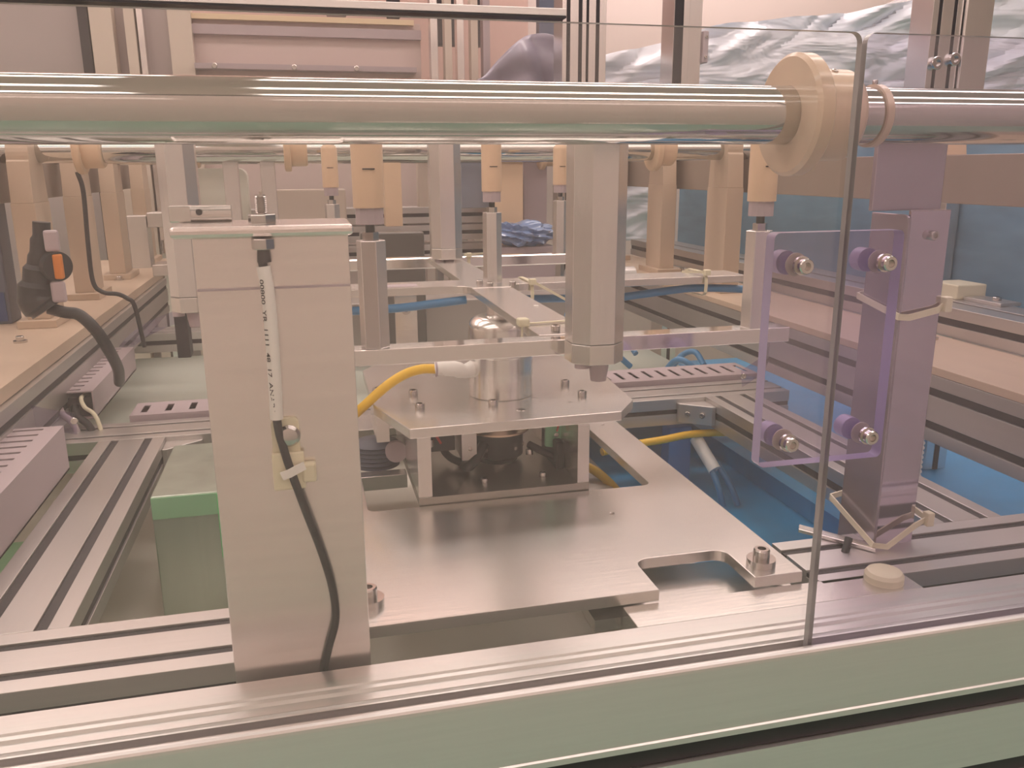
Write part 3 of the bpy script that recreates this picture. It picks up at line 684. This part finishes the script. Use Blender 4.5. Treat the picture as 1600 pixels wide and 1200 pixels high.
# ================================================================== SIDE SUPPORTS
RESIN3 = mat('pale_brown_resin', (.56, .43, .32), .4, noise=.05, nscale=40)
def side_post(x, y, z, s, label, m=RESIN3, h=.19, w=.055, d=.11):
    t = thing('resin_bracket', (x, y, z), label, 'bracket', 'tan resin shaft brackets on the side boards')
    # lug leaning towards the machine centre that holds the shaft
    MB().box(x-w/2, x+w/2, y-d/2, y+d/2, z, z+.012, .001).build('foot', m, t)
    MB().box(x-w*.30, x+w*.30, y-d*.36, y+d*.36, z+.012, z+h, .001).build('web', m, t)
    c = [(y+.032*math.cos(a), z+h+.068+.032*math.sin(a)) for a in [math.radians(-10+10*k) for k in range(21)]]
    MB().prism([(y-d*.36, z+h), (y+d*.36, z+h), (y+.034, z+h+.06)]+c+[(y-.034, z+h+.06)], x-w*.28, x+w*.28, 'x').build('bearing_head', m, t, bevel=.0008)
for i, y in enumerate(YS):
    side_post(.765, y, .104, -1, ['nearest tan bracket on the right board', 'second tan bracket on the right board', 'third tan bracket on the right board', 'farthest tan bracket on the right board'][i])
for i, y in enumerate(YS+[2.40]):
    side_post(-.405, y-.02, .100, 1, ['nearest tan bracket on the left board, just left of the thin black cable', 'second tan bracket on the left board, behind the thin black cable', 'third tan bracket on the left board', 'farthest tan bracket on the left board'][i], h=.186)
for i, (x, y, k) in enumerate([(.62, YS[0], .95), (.62, YS[1], .95), (.575, YS[2], .9), (-.02, YS[0], .85), (-.22, YS[1], .9), (-.33, YS[0], .9), (-.30, YS[2], .9)]):
    collar(y, .362, x, k, ['tan collar on the nearest rear shaft, right of the octagonal post', 'tan collar on the second rear shaft at the right', 'tan collar on the farthest shaft at the right', 'tan collar on the nearest rear shaft above the threaded sensor',
                           'tan collar on the second rear shaft at the left', 'tan collar on the nearest rear shaft beside the left bracket', 'tan collar on the farthest shaft at the left'][i], RESIN)
# long upper rails
def upper_rail(x0, x1, z0, z1, y0, y1, label, m):
    t = thing('upper_rail', ((x0+x1)/2, y0, z0), label, 'rail')
    MB().box(x0, x1, y0, y1, z0, z1, .001).build('rail', m, t)
RAILM = mat('brown_resin_rail', (.29, .23, .19), .4, noise=.1, nscale=10)
upper_rail(.800, .835, .285, .345, .45, 2.15, 'long brown upper rail running away at the right behind the violet post', RAILM)
upper_rail(-.47, -.44, .285, .345, .95, 2.5, 'long brown upper rail running away at the left edge', RAILM)
for i, y in enumerate((.74, .98)):
    t = thing('resin_bracket', (.82, y, .345), ['tan bracket top leaning over the right rail, nearer one', 'tan bracket top leaning over the right rail, farther one'][i], 'bracket', 'tan resin shaft brackets on the side boards')
    MB().prism([(y-.02, .345), (y+.03, .345), (y+.05, .40), (y+.03, .42), (y-.01, .40)], .795, .84, 'x').build('bearing_head', RESIN, t, bevel=.001)
# right blue panel
bp = thing('blue_side_panel', (1.0, 1.3, .1), 'large deep blue film-covered side panel at the right', 'panel')
MB().box(.985, .995, .45, 2.15, .125, .42).build('panel', BLUEF, bp)
b = MB().box(.960, .984, .45, 2.15, .118, .135, .001); b.build('lower_rail', ALUY, bp)
u = thing('panel_clamp', (.93, 1.06, .14), 'cream clamp block on the ledge under the blue side panel', 'clamp')
b = MB().box(.905, .955, 1.02, 1.075, .144, .165, .002); b.build('block', IVORY, u); MB().box(.915, .95, .95, 1.019, .144, .149, .001).build('bar', ALUY, u); screw(u, (.932, .975, .149), (0, 0, 1), .006, .005)

# left side clutter
gb = thing('grey_box', (-.34, 1.18, .10), 'dark slate grey box at the left edge, with a dark blue label strip', 'box')
MB().box(-.56, -.455, 1.45, 1.50, .10, .305, .003).build('body', GREYB, gb)
s_ = MB().box(-.54, -.46, 1.448, 1.4498, .105, .150).build('label_strip', DBLUE, gb)
cu = bpy.data.curves.new('letter', 'FONT'); cu.body = 'S'; cu.size = .03; cu.extrude = .0002
to = bpy.data.objects.new('letter', cu); COL.objects.link(to); dg = bpy.context.evaluated_depsgraph_get(); me = bpy.data.meshes.new_from_object(to.evaluated_get(dg)); bpy.data.objects.remove(to)
me.transform(Matrix.Translation((-.503, 1.4478, .117)) @ Matrix.Rotation(math.pi/2, 4, 'X')); me.materials.clear(); me.materials.append(WHITE)
lo = bpy.data.objects.new('letter', me); COL.objects.link(lo); lo.parent = s_
ch = thing('cable_connector', (-.325, 1.15, .104), 'black moulded cable connector with orange and white inserts on the left board', 'connector')
b = MB().tube([(-.312, 1.15, .272), (-.316, 1.15, .24), (-.322, 1.15, .21), (-.326, 1.15, .18), (-.318, 1.15, .165)], [.010, .013, .015, .019, .024, .026, .022], n=20); b.build('housing', BLK, ch)
MB().cyl((-.303, 1.142, .219), (-.296, 1.134, .219), .018, n=28).build('cap_rim', BLK, ch)
b = MB().box(-.3005, -.2905, 1.128, 1.138, .204, .234, .002); b.build('insert', ORNG, ch)
for z in (.250, .188): MB().box(-.308, -.291, 1.131, 1.138, z-.013, z+.013, .003).build('window', DUCT, ch)
tag(MB().tube([(-.318, 1.15, .166), (-.300, 1.15, .160), (-.284, 1.15, .156), (-.268, 1.15, .137), (-.259, 1.16, .112), (-.262, 1.22, .07), (-.275, 1.28, .036)], [.0075, .0075], n=16).build('black_cable', BLK), 'thick black cable curving from the connector down to the left duct', 'cable')
tag(MB().tube([(-.345, 1.5, .33), (-.340, 1.5, .299), (-.343, 1.5, .218), (-.343, 1.5, .156), (-.330, 1.5, .138), (-.308, 1.5, .134), (-.294, 1.5, .126), (-.284, 1.5, .112), (-.28, 1.52, .04)], .0036, n=12).build('black_cable', BLK), 'thin black cable hanging in front of the left brackets', 'cable')
vb = thing('valve_block', (-.26, 1.6, .19), 'small aluminium valve block between left brackets and slim octagonal post', 'block')
MB().box(-.300, -.268, 1.60, 1.64, .165, .255, .001).build('plate', MILL, vb); MB().box(-.267, -.215, 1.60, 1.66, .150, .170, .001).build('foot', MILL, vb)
MB().box(-.267, -.215, 1.60, 1.66, .235, .260, .001).build('top_block', MILL, vb); MB().cyl((-.24, 1.61, .190), (-.24, 1.61, .212), .011).build('knob', BOLT, vb)
MB().box(-.240, -.218, 1.60, 1.64, .0, .150).build('leg', SLOT, vb)
ab = thing('air_slide', (-.1, .62, .3), 'small metal cylinder lying behind the column cap plate', 'cylinder')
MB().cyl((-.070, .575, .3058), (-.045, .575, .3058), .0052, n=24).build('body', MILL, ab); MB().box(-.082, -.069, .569, .581, .3006, .3110, .001).build('end_block', MILL, ab); MB().cyl((-.064, .5700, .307), (-.064, .5694, .307), .002).build('port', BLK, ab)

# ================================================================== BACKGROUND
white = thing('white_cover', (-.2, 2.15, .2), 'rounded white machine cover behind the sensor column cap', 'cover')
MB().prism(rrect(-.265, -.125, .16, .335, .02), 2.12, 2.19, 'y').build('cover', mat('pale_green_white', (.62, .60, .52), .4), white)
tag(MB().box(-.10, .10, 2.10, 2.15, -.85, .285, .004).build('pale_housing', PALE), 'long pale housing behind the rear shafts, left of the rear octagonal post', 'housing')
for i, (x, lab) in enumerate([(-.115, 'left one of two grey uprights above the threaded sensor'), (-.055, 'right one of two grey uprights above the threaded sensor')]):
    tag(MB().box(x-.012, x+.012, 1.52, 1.545, -.1245, .36, .001).build('grey_upright', ALUZ), lab, 'upright')
for i, (x, y, w0, z0, z1, m_, lab) in enumerate([(.205, 2.02, .04, .20, .36, RESIN, 'tan upright left of the rear octagonal post'), (.49, 2.06, .075, .10, .36, RESIN, 'tan upright right of the middle support pin'),
        (.30, 2.10, .05, .24, .35, PALE, 'pale block just left of the rear octagonal post'), (.57, 2.1, .06, .12, .36, DUCT, 'grey panel behind the rear right support pin')]):
    tag(MB().box(x-w0/2, x+w0/2, y, y+.04, z0, z1, .001).build('background_upright', m_), lab, 'upright')
tag(MB().box(.385, .47, 2.12, 2.16, .235, .37, .001).build('grey_blue_panel', mat('greyblue', (.25, .27, .33), .5)), 'grey-blue panel between rear octagonal post and middle pin', 'panel')
tag(MB().box(.43, .58, 1.95, 2.03, -.85, .150, .002).build('grey_stand', DUCT), 'grey stand under the crumpled blue bag', 'stand')
bag = thing('blue_bag', (.52, 2.0, .16), 'crumpled blue plastic bag behind the middle support pin', 'bag')
b = MB(); bmesh.ops.create_icosphere(b.bm, subdivisions=4, radius=1)
for v in b.bm.verts:
    n = v.co.normalized(); k = 1+.16*math.sin(n.x*9+n.y*5)+.12*math.sin(n.z*13+n.x*7); v.co = Vector((.505+n.x*.075*k, 1.98+n.y*.05*k, .178+n.z*.028*k))
for f in b.bm.faces: f.smooth = True
b.build('bag', mat('blue_plastic_bag', (.20, .30, .52), .15, coat=1), bag)
tag(MB().box(.10, .22, 1.62, 1.66, .0, .215, .003).build('dark_housing', mat('dark_housing', (.16, .15, .14), .3, .4)), 'dark housing between the front left pin and rear octagonal post', 'housing')
tag(MB().box(.03, .60, 1.70, 1.85, -.02, .07, .003).build('rear_unit', mat('rear_unit_grey', (.40, .36, .33), .4, .4)), 'low grey unit behind the rear arm', 'unit')
tag(MB().cyl((.545, 1.75, .10), (.70, 1.75, .10), .02, n=30).build('small_roller', ALU), 'small pale roller lying right of the octagonal post', 'roller')

# uprights of the machine enclosure
def upright(x0, x1, y0, y1, z0, z1, label, left=(), front=1):
    t = thing('enclosure_upright', ((x0+x1)/2, y0, z0), label, 'post', 'tall aluminium enclosure uprights')
    n = max(1, round((x1-x0)/.04)); cs = [x0+(x1-x0)*(i+.5)/n for i in range(n)]
    pts = [(x0, y0)]
    for c in cs: pts += [(c-.005, y0), (c-.005, y0+.008), (c+.005, y0+.008), (c+.005, y0)]
    pts += [(x1, y0), (x1, y1), (x0, y1)]
    MB().prism(pts, z0, z1).build('extrusion', ALUZ, t, bevel=.0006)
    for c in cs: MB().box(c-.0048, c+.0048, y0+.003, y0+.0075, z0+.001, z1-.001).build('slot_strip', SLOT, t)
    return t
upright(.680, .745, 2.24, 2.32, -.85, 1.2, 'tall twin upright above the centre, left half')
upright(.752, .800, 2.24, 2.32, -.85, 1.2, 'tall upright above the centre, right half')
MB().box(.7455, .7515, 2.245, 2.32, -.85, 1.2).build('dark_strip', SLOT, [o for o in COL.objects if o.name.startswith('enclosure_upright')][-1])  # dark stripe put in between the two halves
u = upright(.972, 1.016, 2.2, 2.28, -.85, 1.2, 'slim tall upright between the two bright wall areas')
MB().box(.974, .994, 2.196, 2.2, .0, 1.2).build('dark_strip', SLOT, u); MB().box(1.018, 1.056, 2.21, 2.26, .0, 1.2).build('door_strip', ALUZ, u)  # black strip puts the extrusion's dark side into colour
MB().box(1.058, 1.074, 2.20, 2.24, .60, .68, .003).build('latch', DUCT, u)
for z in (.615, .665): screw(u, (1.066, 2.20, z), (0, -1, 0), .004, .003)
u = upright(1.515, 1.60, 1.9, 1.98, -.85, 1.2, 'thick tall upright at the upper right')
MB().box(1.603, 1.68, 1.89, 1.98, -.85, 1.2, .002).build('door_strip', ALUZ, u)
screw(u, (1.535, 1.9, .575), (0, -1, 0), .016, .012); screw(u, (1.585, 1.9, .585), (0, -1, 0), .016, .012)
u = thing('enclosure_upright', (1.03, 1.2, .1), 'pale upright just right of the violet post, in front of the blue panel', 'post', 'tall aluminium enclosure uprights')
MB().box(.958, .983, 1.125, 1.16, .1355, .30, .001).build('extrusion', ALUZ, u)
# upper left cross member and what lies above it
u = thing('cross_member', (0, 2.2, .68), 'dark-edged horizontal cross member along the top left', 'beam')
MB().box(-1.6, .678, 2.2, 2.26, .7037, .721, .001).build('extrusion', ALU, u); MB().box(-1.6, .678, 2.2, 2.26, .6985, .7035).build('seal', BLK, u)
tag(MB().box(-1.6, .84, 3.2, 3.25, .3, 1.9).build('tan_partition', mat('tan_partition', (.62, .42, .36), .6)), 'dusky pink partition seen above the cross member', 'partition')
for i, (x, w0) in enumerate([(.50, .04), (.60, .03), (.85, .05), (.14, .03), (.32, .02)]):
    tag(MB().box(x-w0, x+w0, 2.9, 2.94, .72 if i < 3 else .80, 1.1).build('hanging_box', [SLOT, SLOT, GREYB, DUCT, SLOT][i]), ['dark box above the cross member, left of the tall twin upright', 'narrow dark box above the cross member', 'dark box beside the tall twin upright', 'grey box above the cross member near the middle', 'thin dark strip above the cross member'][i], 'box')
# left cabinet behind
cab = thing('equipment_cabinet', (-.5, 2.5, -.85), 'hazy grey-pink equipment cabinet with framed doors at the upper left', 'cabinet')
MB().box(-1.7, -.27, 2.62, 2.66, -.85, .775).build('back_panel', CAB, cab)
MB().box(-.545, -.52, 2.58, 2.62, -.85, .775).build('stile', SLOT, cab)
MB().box(-.515, -.46, 2.57, 2.62, -.85, .775).build('stile', PALE, cab)
MB().box(-.43, -.405, 2.57, 2.62, -.85, .775).build('stile', PALE, cab)
MB().box(-.40, -.385, 2.58, 2.62, -.85, .775).build('stile', ALUZ, cab)
MB().box(-.32, -.262, 2.56, 2.62, -.85, .775).build('stile', plab(RESIN2, '') if False else PALE, cab)
MB().box(-.262, .36, 2.60, 2.64, -.85, .735).build('pale_door', mat('door_pink', (.62, .50, .47), .4), cab)
MB().box(-.262, .34, 2.58, 2.60, .728, .742).build('door_rail', mat('cream_rail', (.78, .62, .42), .4), cab)
MB().box(-.262, .34, 2.55, 2.60, .598, .612).build('cross_bar', DUCT, cab)
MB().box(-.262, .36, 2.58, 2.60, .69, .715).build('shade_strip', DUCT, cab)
for x in (-.21, .0, .17): screw(cab, (x, 2.55, .605), (0, -1, 0), .007, .006)
for i, x in enumerate([.385, .425, .46, .50, .535]):
    tag(MB().box(x-.010, x+.010, 2.5, 2.54, -.85, .80, .001).build('slim_upright', [ALUZ, PALE, ALUZ, PALE, DUCT][i]), 'slim upright, %s of five in the row left of the hanging grey cloth' % ['first', 'second', 'third', 'fourth', 'fifth'][i], 'post')
# grey cloth
def sheet(name, fn, nu, nv, m, label, cat, thick=.004):
    b = MB(); V = [[b.bm.verts.new(fn(i/nu, j/nv)) for j in range(nv+1)] for i in range(nu+1)]
    for i in range(nu):
        for j in range(nv):
            f = b.bm.faces.new((V[i][j], V[i+1][j], V[i+1][j+1], V[i][j+1])); f.smooth = True
    o = b.build(name, m); md = o.modifiers.new('solid', 'SOLIDIFY'); md.thickness = thick
    return tag(o, label, cat)
def cloth(u, v):
    x = .49+.26*u; top = .57+.13*(math.sin(u*2.2)**1.5)
    z = .40+(top-.40)*v
    return Vector((x, 2.45+.02*math.sin(u*14+v*5)+.01*math.sin(v*17+u*6), z))
sheet('grey_cloth', cloth, 50, 24, mat('violet_grey_cloth', (.36, .33, .42), .35, coat=.3), 'crumpled violet-grey plastic cloth left of the tall twin upright', 'cloth')
from mathutils import noise as nz
def wrap(u, v):
    x = .78+2.1*u
    top = .625+.05*min(1, u*5)+.47*max(0, u-.14)**1.0+.03*math.sin(u*9)
    z = .1+(top-.1)*min(1, v*1.25) if v < .8 else top
    y = 2.75-.25*math.sin(min(1, v*1.25)*1.3) if v < .8 else 2.51+(v-.8)*3
    p = Vector((x*1.0+z*1.5, y*1, z*4.5-x*2.0))
    d = nz.fractal(p, .9, 2.1, 4)*.05+abs(nz.noise(Vector((x*3+z*5, 3, z*14-x*6))))*.06
    return Vector((x, y-d-.15*(1-v), z+d*.1))
sheet('plastic_wrapped_load', wrap, 190, 100, PLAST, 'large load wrapped in glossy crumpled clear plastic at the upper right', 'wrapped load', .006)
